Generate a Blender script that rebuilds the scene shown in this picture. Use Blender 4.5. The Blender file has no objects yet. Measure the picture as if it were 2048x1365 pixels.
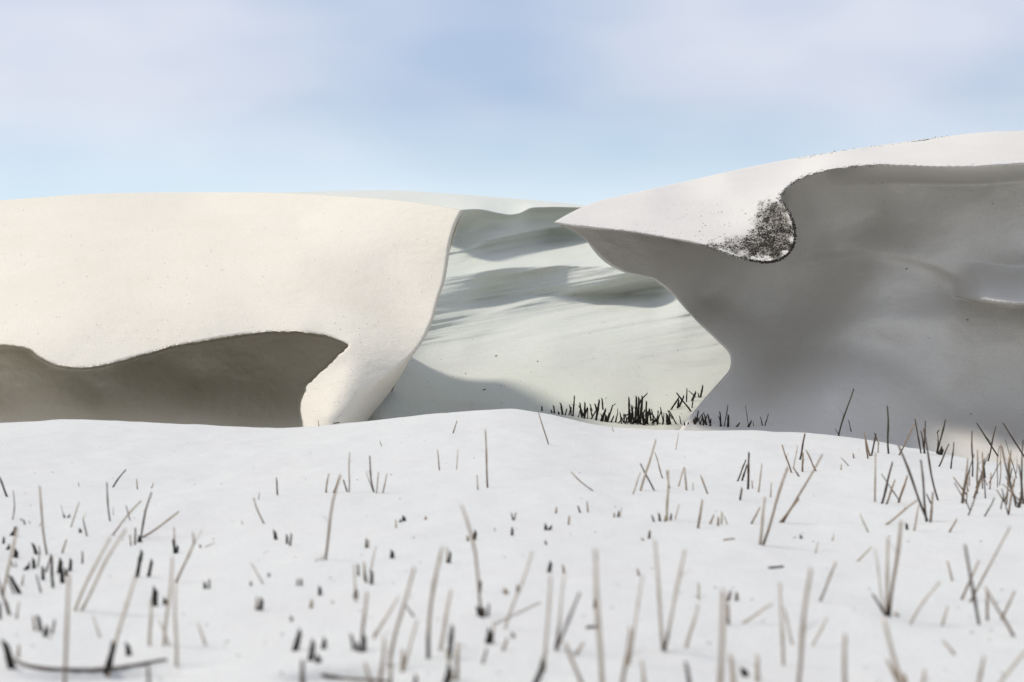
import bpy, math, random
import numpy as np
from mathutils import Vector

# ------------------------------------------------------------------ camera, light, exposure
sc = bpy.context.scene
COL = sc.collection
CAM_H = 0.60
F = 4000.0                      # focal length in pixels of the 2048 px wide photograph
CX, CY = 1024.0, 682.5

cam_d = bpy.data.cameras.new('camera')
cam = bpy.data.objects.new('camera', cam_d)
COL.objects.link(cam)
cam.location = (0, 0, CAM_H)
cam.rotation_euler = (math.radians(90), 0, 0)
cam_d.sensor_width = 36.0
cam_d.lens = F / 2048.0 * 36.0
cam_d.clip_start = 0.05
cam_d.clip_end = 3000
cam_d.dof.use_dof = True
cam_d.dof.focus_distance = 12.5
cam_d.dof.aperture_fstop = 4.0
sc.camera = cam

SUN_EL, SUN_AZ = 58.0, 78.0     # azimuth: degrees counter-clockwise from +Y (camera direction), so the sun is left, a little behind the camera
se, sa = math.radians(SUN_EL), math.radians(SUN_AZ)
sun_dir = Vector((-math.sin(sa) * math.cos(se), math.cos(sa) * math.cos(se), math.sin(se)))
sun_d = bpy.data.lights.new('sun', 'SUN')
sun_d.energy = 2.1
sun_d.angle = math.radians(10)
sun_d.color = (1.0, 0.935, 0.83)
sun = bpy.data.objects.new('sun', sun_d)
COL.objects.link(sun)
sun.rotation_euler = sun_dir.to_track_quat('Z', 'Y').to_euler()
sun.location = (-6, -3, 12)

w = bpy.data.worlds.new('World'); sc.world = w; w.use_nodes = True
nt = w.node_tree; nt.nodes.clear()
out = nt.nodes.new('ShaderNodeOutputWorld')
bg = nt.nodes.new('ShaderNodeBackground')
sky = nt.nodes.new('ShaderNodeTexSky'); sky.sky_type = 'NISHITA'; sky.sun_disc = False
sky.sun_elevation = se; sky.sun_rotation = -sa
sky.dust_density = 0.5; sky.ozone_density = 3.0
tc = nt.nodes.new('ShaderNodeTexCoord')
mp = nt.nodes.new('ShaderNodeMapping'); mp.inputs['Scale'].default_value = (1.0, 1.0, 2.4)
mp.inputs['Location'].default_value = (0.55, 0.1, 0.15)
nz = nt.nodes.new('ShaderNodeTexNoise'); nz.inputs['Scale'].default_value = 4.6
nz.inputs['Detail'].default_value = 3.0; nz.inputs['Roughness'].default_value = 0.42
rp = nt.nodes.new('ShaderNodeValToRGB')
rp.color_ramp.elements[0].position = 0.30; rp.color_ramp.elements[0].color = (0.30, 0.30, 0.30, 1)
rp.color_ramp.elements[1].position = 0.66; rp.color_ramp.elements[1].color = (1, 1, 1, 1)
mix = nt.nodes.new('ShaderNodeMix'); mix.data_type = 'RGBA'
hz = nt.nodes.new('ShaderNodeMix'); hz.data_type = 'RGBA'
sep = nt.nodes.new('ShaderNodeSeparateXYZ')
hr = nt.nodes.new('ShaderNodeMapRange'); hr.inputs['From Min'].default_value = 0.03; hr.inputs['From Max'].default_value = 0.12
hr.inputs['To Min'].default_value = 0.75; hr.inputs['To Max'].default_value = 0.0
L = nt.links.new
L(tc.outputs['Generated'], mp.inputs['Vector']); L(mp.outputs['Vector'], nz.inputs['Vector'])
L(nz.outputs['Fac'], rp.inputs['Fac']); L(rp.outputs['Color'], mix.inputs['Factor'])
tint = nt.nodes.new('ShaderNodeMix'); tint.data_type = 'RGBA'; tint.blend_type = 'MULTIPLY'; tint.inputs['Factor'].default_value = 1
tint.inputs['B'].default_value = (1.05, 1.22, 1.45, 1)
L(sky.outputs['Color'], tint.inputs['A']); L(tint.outputs['Result'], mix.inputs['A'])
mix.inputs['B'].default_value = (9.7, 10.1, 11.3, 1)          # thin high cloud
L(tc.outputs['Generated'], sep.inputs[0]); L(sep.outputs['Z'], hr.inputs['Value'])
L(hr.outputs['Result'], hz.inputs['Factor']); L(mix.outputs['Result'], hz.inputs['A'])
hz.inputs['B'].default_value = (11.0, 13.4, 14.6, 1)           # pale hazy band over the horizon
L(hz.outputs['Result'], bg.inputs['Color'])
bg.inputs['Strength'].default_value = 0.06
L(bg.outputs[0], out.inputs[0])

sc.view_settings.view_transform = 'Standard'
sc.view_settings.look = 'None'
sc.view_settings.gamma = 1.0
sc.view_settings.use_curve_mapping = False
sc.view_settings.exposure = 0.38

# ------------------------------------------------------------------ helpers
def P(px, py, Y):
    """photo pixel (2048 wide) + distance -> world"""
    return ((px - CX) / F * Y, Y, CAM_H - (py - CY) / F * Y)

def curve(xs, ys):
    xs = np.array(xs, float); ys = np.array(ys, float)
    m = np.zeros_like(ys); d = np.diff(ys) / np.diff(xs)
    m[1:-1] = (d[:-1] * np.diff(xs)[1:] + d[1:] * np.diff(xs)[:-1]) / (xs[2:] - xs[:-2])
    m[0] = d[0]; m[-1] = d[-1]
    def f(x):
        x = np.asarray(x, float)
        i = np.clip(np.searchsorted(xs, x) - 1, 0, len(xs) - 2)
        h = xs[i + 1] - xs[i]; t = np.clip((x - xs[i]) / h, 0, 1)
        return ((2*t**3 - 3*t**2 + 1) * ys[i] + (t**3 - 2*t**2 + t) * h * m[i]
                + (-2*t**3 + 3*t**2) * ys[i + 1] + (t**3 - t**2) * h * m[i + 1])
    return f

def smooth_line(pts, n=8, closed=False):
    p = np.array(pts, float); N = len(p); out_ = []
    for i in range(N if closed else N - 1):
        if closed:
            a, b, c, d = p[(i-1) % N], p[i], p[(i+1) % N], p[(i+2) % N]
        else:
            a, b, c, d = p[max(i-1, 0)], p[i], p[i+1], p[min(i+2, N-1)]
        for k in range(n):
            t = k / n
            out_.append(0.5 * ((2*b) + (-a + c)*t + (2*a - 5*b + 4*c - d)*t*t + (-a + 3*b - 3*c + d)*t**3))
    if not closed: out_.append(p[-1])
    return np.array(out_)

def rbf(ctrl, lam=1e-4):
    c = np.array(ctrl, float); X = c[:, :2] / 500.0; yv = c[:, 2]; n = len(X)
    def phi(r2): return 0.5 * r2 * np.log(r2 + 1e-12)
    d2 = ((X[:, None] - X[None])**2).sum(-1)
    A = np.zeros((n + 3, n + 3)); A[:n, :n] = phi(d2) + lam * np.eye(n)
    A[:n, n] = 1; A[:n, n+1:] = X; A[n, :n] = 1; A[n+1:, :n] = X.T
    s = np.linalg.solve(A, np.concatenate([yv, np.zeros(3)]))
    def f(px, py):
        px = np.asarray(px, float) / 500.0; py = np.asarray(py, float) / 500.0
        r = s[n] + s[n+1] * px + s[n+2] * py
        for i in range(n):
            r = r + s[i] * phi((px - X[i, 0])**2 + (py - X[i, 1])**2)
        return r
    return f

def sdf(px, py, poly):
    """signed distance in pixels to a closed polygon, + inside; also the nearest boundary point"""
    p = np.array(poly, float); best = np.full(px.shape, 1e9); inside = np.zeros(px.shape, bool)
    nx = np.zeros(px.shape); ny = np.zeros(px.shape)
    for i in range(len(p)):
        a = p[i]; b = p[(i + 1) % len(p)]; e = b - a; L2 = (e**2).sum()
        if L2 < 1e-9: continue
        t = np.clip(((px - a[0]) * e[0] + (py - a[1]) * e[1]) / L2, 0, 1)
        qx = a[0] + t * e[0]; qy = a[1] + t * e[1]
        d = np.hypot(px - qx, py - qy)
        m = d < best; best = np.where(m, d, best); nx = np.where(m, qx, nx); ny = np.where(m, qy, ny)
        c = ((a[1] > py) != (b[1] > py)) & (px < (b[0] - a[0]) * (py - a[1]) / (b[1] - a[1] + 1e-12) + a[0])
        inside ^= c
    return np.where(inside, best, -best), nx, ny

def _h(ix, iy, s):
    v = np.sin(ix * 127.1 + iy * 311.7 + s * 74.7) * 43758.5453
    return v - np.floor(v)
def vnoise(x, y, s=0):
    ix = np.floor(x); iy = np.floor(y); fx = x - ix; fy = y - iy
    fx = fx*fx*fx*(fx*(fx*6-15)+10); fy = fy*fy*fy*(fy*(fy*6-15)+10)
    return ((_h(ix, iy, s) * (1-fx) + _h(ix+1, iy, s) * fx) * (1-fy) + (_h(ix, iy+1, s) * (1-fx) + _h(ix+1, iy+1, s) * fx) * fy) * 2 - 1
def fbm(x, y, o=4, s=0):
    r = 0; a = 1
    for k in range(o):
        r = r + a * vnoise(x, y, s + k); x = x * 2.03; y = y * 2.03; a *= 0.5
    return r
def ss(a, b, x):
    t = np.clip((x - a) / (b - a), 0, 1); return t * t * (3 - 2 * t)

def grid_mesh(name, X, Yy, Z, mat, parent=None, flip=False):
    ny, nx = X.shape
    me = bpy.data.meshes.new(name)
    co = np.stack([X, Yy, Z], -1).reshape(-1, 3).astype(np.float32)
    idx = np.arange(ny * nx).reshape(ny, nx)
    q = np.stack([idx[:-1, :-1], idx[1:, :-1], idx[1:, 1:], idx[:-1, 1:]], -1).reshape(-1, 4)
    if flip: q = q[:, ::-1]
    me.vertices.add(len(co)); me.vertices.foreach_set('co', co.ravel())
    me.loops.add(q.size); me.loops.foreach_set('vertex_index', q.ravel().astype(np.int32))
    me.polygons.add(len(q)); me.polygons.foreach_set('loop_start', np.arange(0, q.size, 4, dtype=np.int32))
    me.polygons.foreach_set('loop_total', np.full(len(q), 4, np.int32))
    me.polygons.foreach_set('use_smooth', np.ones(len(q), bool))
    me.update(calc_edges=True); me.materials.append(mat)
    o = bpy.data.objects.new(name, me); COL.objects.link(o)
    if parent: o.parent = parent
    return o

def tag(o, label=None, cat=None, group=None, kind=None):
    if label: o['label'] = label
    if cat: o['category'] = cat
    if group: o['group'] = group
    if kind: o['kind'] = kind
    return o

# ------------------------------------------------------------------ materials
def snow_mat(name, base, dust, dust_amt=0.5, grain=0.5, scale=1.0):
    m = bpy.data.materials.new(name); m.use_nodes = True
    n = m.node_tree.nodes; l = m.node_tree.links; b = n['Principled BSDF']
    t = n.new('ShaderNodeTexCoord')
    a = n.new('ShaderNodeTexNoise'); a.inputs['Scale'].default_value = 1.6 * scale; a.inputs['Detail'].default_value = 6; a.inputs['Roughness'].default_value = .62
    r = n.new('ShaderNodeValToRGB'); r.color_ramp.elements[0].position = .40; r.color_ramp.elements[1].position = .70
    r.color_ramp.elements[0].color = (*base, 1); r.color_ramp.elements[1].color = (*[x*(1-dust_amt)+y*dust_amt for x, y in zip(base, dust)], 1)
    g = n.new('ShaderNodeTexNoise'); g.inputs['Scale'].default_value = 160; g.inputs['Detail'].default_value = 3; g.inputs['Roughness'].default_value = .7
    gr = n.new('ShaderNodeMapRange'); gr.inputs['From Min'].default_value = .3; gr.inputs['From Max'].default_value = .7; gr.inputs['To Min'].default_value = .86; gr.inputs['To Max'].default_value = 1.10
    mul = n.new('ShaderNodeMix'); mul.data_type = 'RGBA'; mul.blend_type = 'MULTIPLY'; mul.inputs['Factor'].default_value = 1
    l.new(t.outputs['Object'], a.inputs['Vector']); l.new(t.outputs['Object'], g.inputs['Vector'])
    l.new(a.outputs['Fac'], r.inputs['Fac']); l.new(r.outputs['Color'], mul.inputs['A'])
    l.new(g.outputs['Fac'], gr.inputs['Value']); l.new(gr.outputs['Result'], mul.inputs['B'])
    l.new(mul.outputs['Result'], b.inputs['Base Color'])
    b.inputs['Roughness'].default_value = .75; b.inputs['Specular IOR Level'].default_value = .15
    b1 = n.new('ShaderNodeTexNoise'); b1.inputs['Scale'].default_value = 45; b1.inputs['Detail'].default_value = 5; b1.inputs['Roughness'].default_value = .65
    b2 = n.new('ShaderNodeTexNoise'); b2.inputs['Scale'].default_value = 320; b2.inputs['Detail'].default_value = 2
    for x in (b1, b2): l.new(t.outputs['Object'], x.inputs['Vector'])
    u1 = n.new('ShaderNodeBump'); u1.inputs['Strength'].default_value = .6 * grain; u1.inputs['Distance'].default_value = .008
    u2 = n.new('ShaderNodeBump'); u2.inputs['Strength'].default_value = .9 * grain; u2.inputs['Distance'].default_value = .0035
    l.new(b1.outputs['Fac'], u1.inputs['Height']); l.new(b2.outputs['Fac'], u2.inputs['Height'])
    b3 = n.new('ShaderNodeTexNoise'); b3.inputs['Scale'].default_value = 9; b3.inputs['Detail'].default_value = 6; b3.inputs['Roughness'].default_value = .6; b3.inputs['Distortion'].default_value = .6
    m3 = n.new('ShaderNodeMapping'); m3.inputs['Scale'].default_value = (.45, 1, 1.6)
    u3 = n.new('ShaderNodeBump'); u3.inputs['Strength'].default_value = .45 * grain; u3.inputs['Distance'].default_value = .02
    l.new(t.outputs['Object'], m3.inputs['Vector']); l.new(m3.outputs['Vector'], b3.inputs['Vector']); l.new(b3.outputs['Fac'], u3.inputs['Height']); l.new(u3.outputs['Normal'], u1.inputs['Normal'])
    l.new(u1.outputs['Normal'], u2.inputs['Normal']); l.new(u2.outputs['Normal'], b.inputs['Normal'])
    return m

def add_soil(m):
    n = m.node_tree.nodes; l = m.node_tree.links; b = n['Principled BSDF']
    src = b.inputs['Base Color'].links[0].from_socket
    at = n.new('ShaderNodeAttribute'); at.attribute_name = 'soil'
    t = n.new('ShaderNodeTexCoord'); z = n.new('ShaderNodeTexNoise'); z.inputs['Scale'].default_value = 55; z.inputs['Detail'].default_value = 4; z.inputs['Roughness'].default_value = .7
    r = n.new('ShaderNodeMapRange'); r.inputs['From Min'].default_value = .42; r.inputs['From Max'].default_value = .60; r.inputs['To Min'].default_value = .65; r.inputs['To Max'].default_value = 1.0
    mu = n.new('ShaderNodeMath'); mu.operation = 'MULTIPLY'
    mx = n.new('ShaderNodeMix'); mx.data_type = 'RGBA'; mx.inputs['B'].default_value = (.11, .095, .068, 1)
    l.new(t.outputs['Object'], z.inputs['Vector']); l.new(z.outputs['Fac'], r.inputs['Value']); l.new(r.outputs['Result'], mu.inputs[0]); l.new(at.outputs['Fac'], mu.inputs[1])
    l.new(mu.outputs[0], mx.inputs['Factor']); l.new(src, mx.inputs['A']); l.new(mx.outputs['Result'], b.inputs['Base Color'])
M_FIELD = snow_mat('snow_field', (.63, .635, .612), (.63, .612, .60), .5, .6)
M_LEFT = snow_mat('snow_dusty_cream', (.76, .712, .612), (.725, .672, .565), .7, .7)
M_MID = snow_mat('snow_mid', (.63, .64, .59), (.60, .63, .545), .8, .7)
M_RIGHT = snow_mat('snow_wind_packed', (.69, .665, .62), (.65, .625, .58), .7, .8)

add_soil(M_RIGHT)
# ------------------------------------------------------------------ the snow field
crest_py = curve([-1500, -700, 0, 170, 350, 600, 740, 860, 940, 1030, 1090, 1190, 1300, 1500, 1640, 1750, 1850, 1950, 2048, 2600, 3600],
                 [850, 850, 840, 832, 840, 848, 836, 822, 815, 811, 820, 843, 852, 855, 862, 879, 903, 925, 945, 960, 930])
YC = 11.0
def ground_z(x, Y):
    x = np.asarray(x, float); Y = np.asarray(Y, float)
    px = CX + F * x / np.maximum(Y, YC * 0.55 + Y * 0.45 * 0 + 2.0)
    pxc = CX + F * x / YC
    zc = CAM_H - (crest_py(pxc) - CY) / F * YC
    t = np.clip((Y - 2.5) / (YC - 2.5), 0, 1)
    up = zc * t**1.6
    k = ss(YC - .35, YC + 1.3, Y)                       # rolls over the crest and drops behind it
    z = up - k * .22 - ss(12.3, 40, Y) * .35
    z = z + ss(60, 400, Y) * .3
    near = 1 - ss(YC - 1.5, YC, Y)
    z = z + near * (.018 * fbm(x * .9 + 3, Y * .55, 3, 5) + .006 * fbm(x * 3.1, Y * 1.6 + 7, 3, 9)
                    + .014 * np.sin(Y * 2.1 + 1.3 * vnoise(x * .7, Y * .4, 3)) * (.4 + .6 * ss(3, 8, Y)))
    z = z + (.0025 * fbm(x * 9, Y * 6, 2, 15))
    # melted hollows ringed round old stubble at the very front
    for hx, hy, rx, ry, dp in HOLLOWS:
        q = ((x - hx) / rx)**2 + ((Y - hy) / ry)**2
        z = z - dp * np.exp(-q**2 * 1.2)
    return z
HOLLOWS = [(-0.735, 3.62, .135, .055, .055), (-0.29, 3.46, .10, .05, .05), (.85, 3.35, .1, .06, .03)]

def ray_ground(px, py):
    dx = (px - CX) / F; dz = -(py - CY) / F
    Y = np.linspace(1.6, 11.3, 2600)
    g = CAM_H + dz * Y - ground_z(dx * Y, Y)
    i = np.argmax(g < 0)
    if g[i] >= 0: i = len(Y) - 1
    return Y[i]

def build_field():
    xs = np.concatenate([-np.geomspace(900, 6.2, 26), np.linspace(-6, -3.6, 40)[:-1], np.linspace(-3.6, 3.6, 640), np.linspace(3.6, 6, 40)[1:], np.geomspace(6.2, 900, 26)])
    ys = np.concatenate([-np.geomspace(900, 1, 20), np.linspace(-.8, 1.8, 16), np.linspace(1.9, 4.6, 240), np.linspace(4.62, 13.5, 420)[0:], np.linspace(13.7, 30, 40), np.geomspace(31, 2200, 40)])
    X, Yy = np.meshgrid(xs, ys)
    o = grid_mesh('snow_field', X, Yy, ground_z(X, Yy), M_FIELD, flip=True)
    tag(o, kind='structure')
    return o
field = build_field()

# ------------------------------------------------------------------ left drift: convex cream face, dark hollow under its lip
top_l = curve([-1800, -900, -300, 0, 150, 400, 580, 700, 800, 870, 925], [470, 425, 408, 401, 390, 385, 387, 394, 402, 411, 421])
edge_l = curve([395, 421, 445, 480, 520, 560, 600, 640, 680, 720, 760, 800, 832, 870, 930],
               [935, 926, 914, 903, 897, 890, 877, 866, 848, 820, 797, 768, 742, 715, 690])
cave_l = smooth_line([(-700, 735), (-420, 742), (-250, 700), (-120, 688), (-40, 689), (20, 690), (58, 697), (78, 712), (110, 728), (150, 735), (200, 731), (260, 716), (300, 705), (350, 691),
                      (400, 683), (450, 674), (500, 667), (545, 663), (600, 664), (645, 669), (675, 679), (697, 690), (692, 699), (676, 714), (655, 735), (630, 757), (614, 772),
                      (611, 785), (603, 800), (602, 822), (606, 846), (612, 900), (620, 980), (300, 1010), (-100, 1010), (-700, 1010)], 5, True)
front_l = rbf([(-1800, 470, 15.5), (-1800, 700, 13.8), (-900, 425, 15.5), (-900, 560, 14.2), (-900, 700, 13.2), (-900, 900, 12.4), (0, 402, 15.5), (0, 450, 14.8), (0, 560, 13.45), (0, 690, 12.4), (0, 850, 12.0),
               (150, 390, 15.5), (150, 450, 14.7), (150, 560, 13.3), (150, 660, 12.4), (150, 733, 12.1), (400, 386, 15.7), (400, 440, 14.9), (400, 520, 13.8), (400, 600, 12.95), (400, 680, 12.4),
               (600, 388, 15.1), (600, 440, 14.7), (600, 520, 13.7), (600, 600, 13.0), (600, 665, 12.55), (700, 690, 12.5), (780, 402, 14.4), (780, 460, 14.1), (780, 540, 13.7), (780, 640, 12.95),
               (925, 421, 14.0), (905, 480, 13.8), (890, 560, 13.6), (866, 640, 13.05), (820, 720, 12.6), (740, 832, 12.3), (690, 880, 12.0),
               (660, 735, 12.45), (615, 780, 12.4), (604, 830, 12.2), (610, 900, 11.9), (690, 760, 12.3), (660, 830, 12.0), (760, 700, 12.55), (730, 760, 12.35)])
back_l = rbf([(-900, 760, 14.3), (-900, 1000, 12.0), (0, 700, 13.6), (0, 760, 13.5), (0, 810, 13.2), (0, 850, 12.6), (0, 950, 11.8), (200, 740, 13.6), (200, 790, 13.4), (200, 850, 12.6), (200, 950, 11.8),
              (400, 700, 13.9), (400, 760, 13.8), (400, 810, 13.3), (400, 855, 12.7), (400, 950, 11.8), (600, 675, 13.8), (690, 690, 13.4), (560, 740, 13.9), (590, 800, 13.5), (600, 860, 12.8), (600, 950, 11.8), (640, 740, 13.6)])

def shade_noise(px, py, Y, amp, s):
    return amp * fbm(px / 140.0, py / 90.0, 4, s) + amp * .12 * fbm(px / 14.0, py / 12.0, 2, s + 7)

def build_left():
    s = np.concatenate([np.linspace(-1800, -60, 60)[:-1], np.linspace(-60, 935, 500)])
    s = (s + 1800) / (935 + 1800)
    v = np.concatenate([np.linspace(0, .05, 16)[:-1], np.linspace(.05, 1, 250)])
    PX = np.zeros((len(v), len(s))); PY = np.zeros_like(PX)
    for i, vv in enumerate(v):
        # row: py depends on px, the right edge depends on py -> a few fixed-point steps
        pyr = 421 + (930 - 421) * vv
        xr = float(edge_l(pyr)) - (0 if vv > .001 else 0)
        px = -1800 + s * (xr + 1800)
        py = top_l(np.minimum(-1800 + s * 2725, 925)) * (1 - vv) + 930 * vv
        PX[i] = px; PY[i] = py
    d, nx_, ny_ = sdf(PX, PY, cave_l)
    rag = 2.4 * fbm(PX / 9.0, PY / 9.0, 3, 31)
    near = np.abs(d) < 1.6
    PX2 = np.where(near & (PX > -60), nx_ + rag * .5, PX); PY2 = np.where(near & (PX > -60), ny_ + rag * .5, PY)
    Yf = front_l(PX2, PY2) + shade_noise(PX2, PY2, 0, .009, 40)
    # the lip rolls under a little before it breaks away
    out_d = np.clip(-d, 0, None)
    roll = .03 * (1 - np.sqrt(np.clip(1 - (1 - np.clip(out_d / 3.5, 0, 1))**2, 0, 1)))
    Yl = front_l(nx_, ny_)
    Yb = back_l(PX2, PY2) + shade_noise(PX2, PY2, 0, .03, 60)
    Yc = np.maximum(Yb, Yl + .25)
    inside = (d > 0)
    open_ = 1 - np.exp(-np.clip(d, 0, None) / 1.0)
    Yy = np.where(inside & ~near, Yl + .12 + (Yc - Yl - .12) * open_, Yf + roll)
    Yy = np.where(near, Yl + .01, Yy)
    # curl at the right edge (low part turns away as a shaded flank)
    er = edge_l(PY2) - PX2
    lowk = ss(700, 800, PY2)
    Yy = Yy + (1 - np.sqrt(np.clip(1 - (1 - np.clip(er / (8 + 60 * lowk), 0, 1))**2, 0, 1))) * (.10 + .55 * lowk) * (PX2 > 300)
    X, W, Z = P(PX2, PY2, Yy)
    # extra columns: the flank runs back behind the face
    eX = []; 
    for k, (dpx, dY) in enumerate([(-3, .15), (-12, .45), (-30, .9), (-60, 1.3)]):
        px = PX2[:, -1] + dpx; Y2 = Yy[:, -1] + dY; py = PY2[:, -1] + (0 if k < 1 else 2 * k)
        eX.append(P(px, py, Y2))
    X = np.concatenate([X] + [e[0][:, None] for e in eX], 1); W = np.concatenate([W] + [e[1][:, None] for e in eX], 1); Z = np.concatenate([Z] + [e[2][:, None] for e in eX], 1)
    # extra rows: over the crown and down the back
    bx = []
    for dY, dz in [(4.5, -1.9), (2.4, -.75), (1.1, -.22), (.4, -.035)]:
        kk = 1 + 9 * ss(350, 900, CX + F * X[0] / W[0])
        bx.append((X[0] * (1 + dY / W[0] ), W[0] + dY, Z[0] + dz * kk))
    X = np.concatenate([np.array([b[0] for b in bx]), X]); W = np.concatenate([np.array([b[1] for b in bx]), W]); Z = np.concatenate([np.array([b[2] for b in bx]), Z])
    # everything behind the face (back slope, flank) stays within its silhouette
    pxv = CX + F * X / W; pyv = CY - F * (Z - CAM_H) / W
    hid = np.zeros(X.shape, bool); hid[:4] = True; hid[:, -4:] = True
    lim = edge_l(np.clip(pyv, 421, 930)) - 4
    pxv = np.where(hid & (pxv > lim), lim, pxv); X = (pxv - CX) / F * W
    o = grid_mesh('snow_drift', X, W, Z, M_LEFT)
    tag(o, 'long cream-lit snowdrift on the left, its overhanging lip curling over a dark grey hollow', 'snowdrift', 'wind-carved snowdrifts behind the stubble field')
    return o
left = build_left()

# ------------------------------------------------------------------ middle drift: fluted grey-green wall between the two big drifts
sky_m = curve([300, 500, 620, 700, 780, 900, 1060, 1170, 1300, 1600], [400, 388, 384, 382, 381, 388, 400, 411, 424, 440])
crest_m = curve([300, 800, 880, 925, 960, 1000, 1022, 1040, 1058, 1090, 1140, 1175, 1300, 1600],
                [470, 440, 428, 421, 420, 428, 430.5, 427, 418, 415, 415, 416, 430, 450])
wall_m = rbf([(500, 430, 19.2), (500, 600, 18.4), (500, 860, 16.4), (700, 440, 18.6), (700, 640, 16.6), (760, 860, 13.5), (785, 800, 14.5), (690, 860, 14.2), (610, 860, 15.4), (850, 440, 18.3), (850, 560, 17.0), (850, 700, 16.3), (860, 800, 15.2), (850, 870, 14.5),
              (925, 425, 18.0), (925, 475, 18.15), (925, 520, 17.75), (925, 600, 17.0), (925, 700, 16.3), (925, 790, 15.5), (925, 870, 14.2),
              (1100, 420, 18.8), (1100, 465, 18.8), (1100, 520, 18.1), (1100, 600, 17.25), (1100, 700, 16.1), (1100, 780, 15.4), (1100, 830, 14.7), (1100, 880, 13.2),
              (1300, 430, 18.6), (1300, 550, 17.6), (1300, 650, 16.6), (1300, 750, 15.7), (1300, 800, 15.1), (1300, 850, 14.1), (1300, 900, 12.8),
              (1500, 450, 18.5), (1500, 700, 16.2), (1500, 800, 15.1), (1500, 900, 13.1), (1600, 700, 16.2), (1600, 900, 13.4)])
# flutes: (polyline of the sharp upper edge, px), depth of the step, reach below (px), reach above (px)
FLUTES = [
    ([(905, 512), (930, 497), (1000, 476), (1060, 463), (1112, 455), (1200, 450)], .22, 25, 30),
    ([(900, 545), (960, 522), (1040, 508), (1120, 503), (1200, 500)], .03, 10, 14),
    ([(860, 560), (930, 550), (985, 541), (1045, 535), (1120, 533), (1215, 533), (1330, 530)], .44, 58, 36),
    ([(930, 650), (1000, 622), (1080, 600), (1150, 583), (1220, 566), (1290, 548), (1340, 540)], .13, 34, 30),
    ([(960, 690), (1040, 664), (1120, 640), (1230, 612), (1330, 590)], .03, 16, 18),
    ([(1150, 690), (1230, 700), (1300, 712), (1360, 722), (1440, 716)], .025, 14, 26),
    ([(760, 808), (840, 800), (930, 803), (1010, 812)], .03, 14, 20),
]
def flute_depth(px, py):
    r = np.zeros_like(px)
    for pts, amp, dn, upx in FLUTES:
        c = curve([p[0] for p in pts], [p[1] for p in pts])
        x0, x1 = pts[0][0], pts[-1][0]
        fade = ss(x0 - 10, x0 + .30 * (x1 - x0), px) * (1 - ss(x1 - 30, x1 + 40, px))
        dy = py - c(px)
        a = np.where(dy < 0, -np.exp(-(dy / upx)**2), 0)
        k = np.clip(dy / dn, 0, 1)
        b = -1 + 1.6 * (k if amp > 0 else k)                      # wall drops almost sheer below the edge
        c2 = .6 * np.exp(-np.clip(dy - dn, 0, None)**2 / (2 * (dn * .9)**2))
        prof = np.where(dy < 0, a, np.where(dy < dn, b, c2))
        r = r + abs(amp) * fade * prof
    return r
def mid_Y(px, py):
    px = np.asarray(px, float); py = np.asarray(py, float)
    below = py - crest_m(px)
    Y = wall_m(px, py) + flute_depth(px, py)
    Y = Y - .30 * np.exp(-np.clip(below, 0, None) / 12.0)      # small cornice along the crest
    st = .022 * fbm((px + (py - 600) * 1.0) / 260.0, (py + (px - 1000) * .18) / 11.0, 3, 77) * ss(430, 520, py) * (1 - ss(640, 740, py))
    return Y + st + .012 * fbm(px / 90., py / 50., 3, 88)
def build_mid():
    px = np.linspace(560, 1600, 520)
    rows = []
    nt_, nw = 20, 300
    for k in range(nt_):
        t = k / nt_; py = sky_m(px) * (1 - t) + crest_m(px) * t
        py = np.where(sky_m(px) > crest_m(px) - 2, crest_m(px) - 2 * (1 - t), py)
        Y = (wall_m(px, crest_m(px)) + 4.2) * (1 - t) + (wall_m(px, crest_m(px)) - .30) * t
        rows.append((px, py, Y))
    for k in range(nw):
        t = k / (nw - 1); py = crest_m(px) * (1 - t) + 905 * t
        rows.append((px, py, mid_Y(px, py)))
    PX = np.array([r[0] for r in rows]); PY = np.array([r[1] for r in rows]); YY = np.array([r[2] for r in rows])
    X, W, Z = P(PX, PY, YY)
    bx = [(X[0] * 1.15, W[0] + 8, Z[0] - 2.2), (X[0] * 1.06, W[0] + 3, Z[0] - .5)]
    X = np.concatenate([np.array([b[0] for b in bx]), X]); W = np.concatenate([np.array([b[1] for b in bx]), W]); Z = np.concatenate([np.array([b[2] for b in bx]), Z])
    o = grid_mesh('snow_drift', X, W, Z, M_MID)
    tag(o, 'pale greenish snowdrift with fluted wind ridges, seen in the gap between the two bigger drifts', 'snowdrift', 'wind-carved snowdrifts behind the stubble field')
    return o
middle = build_mid()

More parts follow.
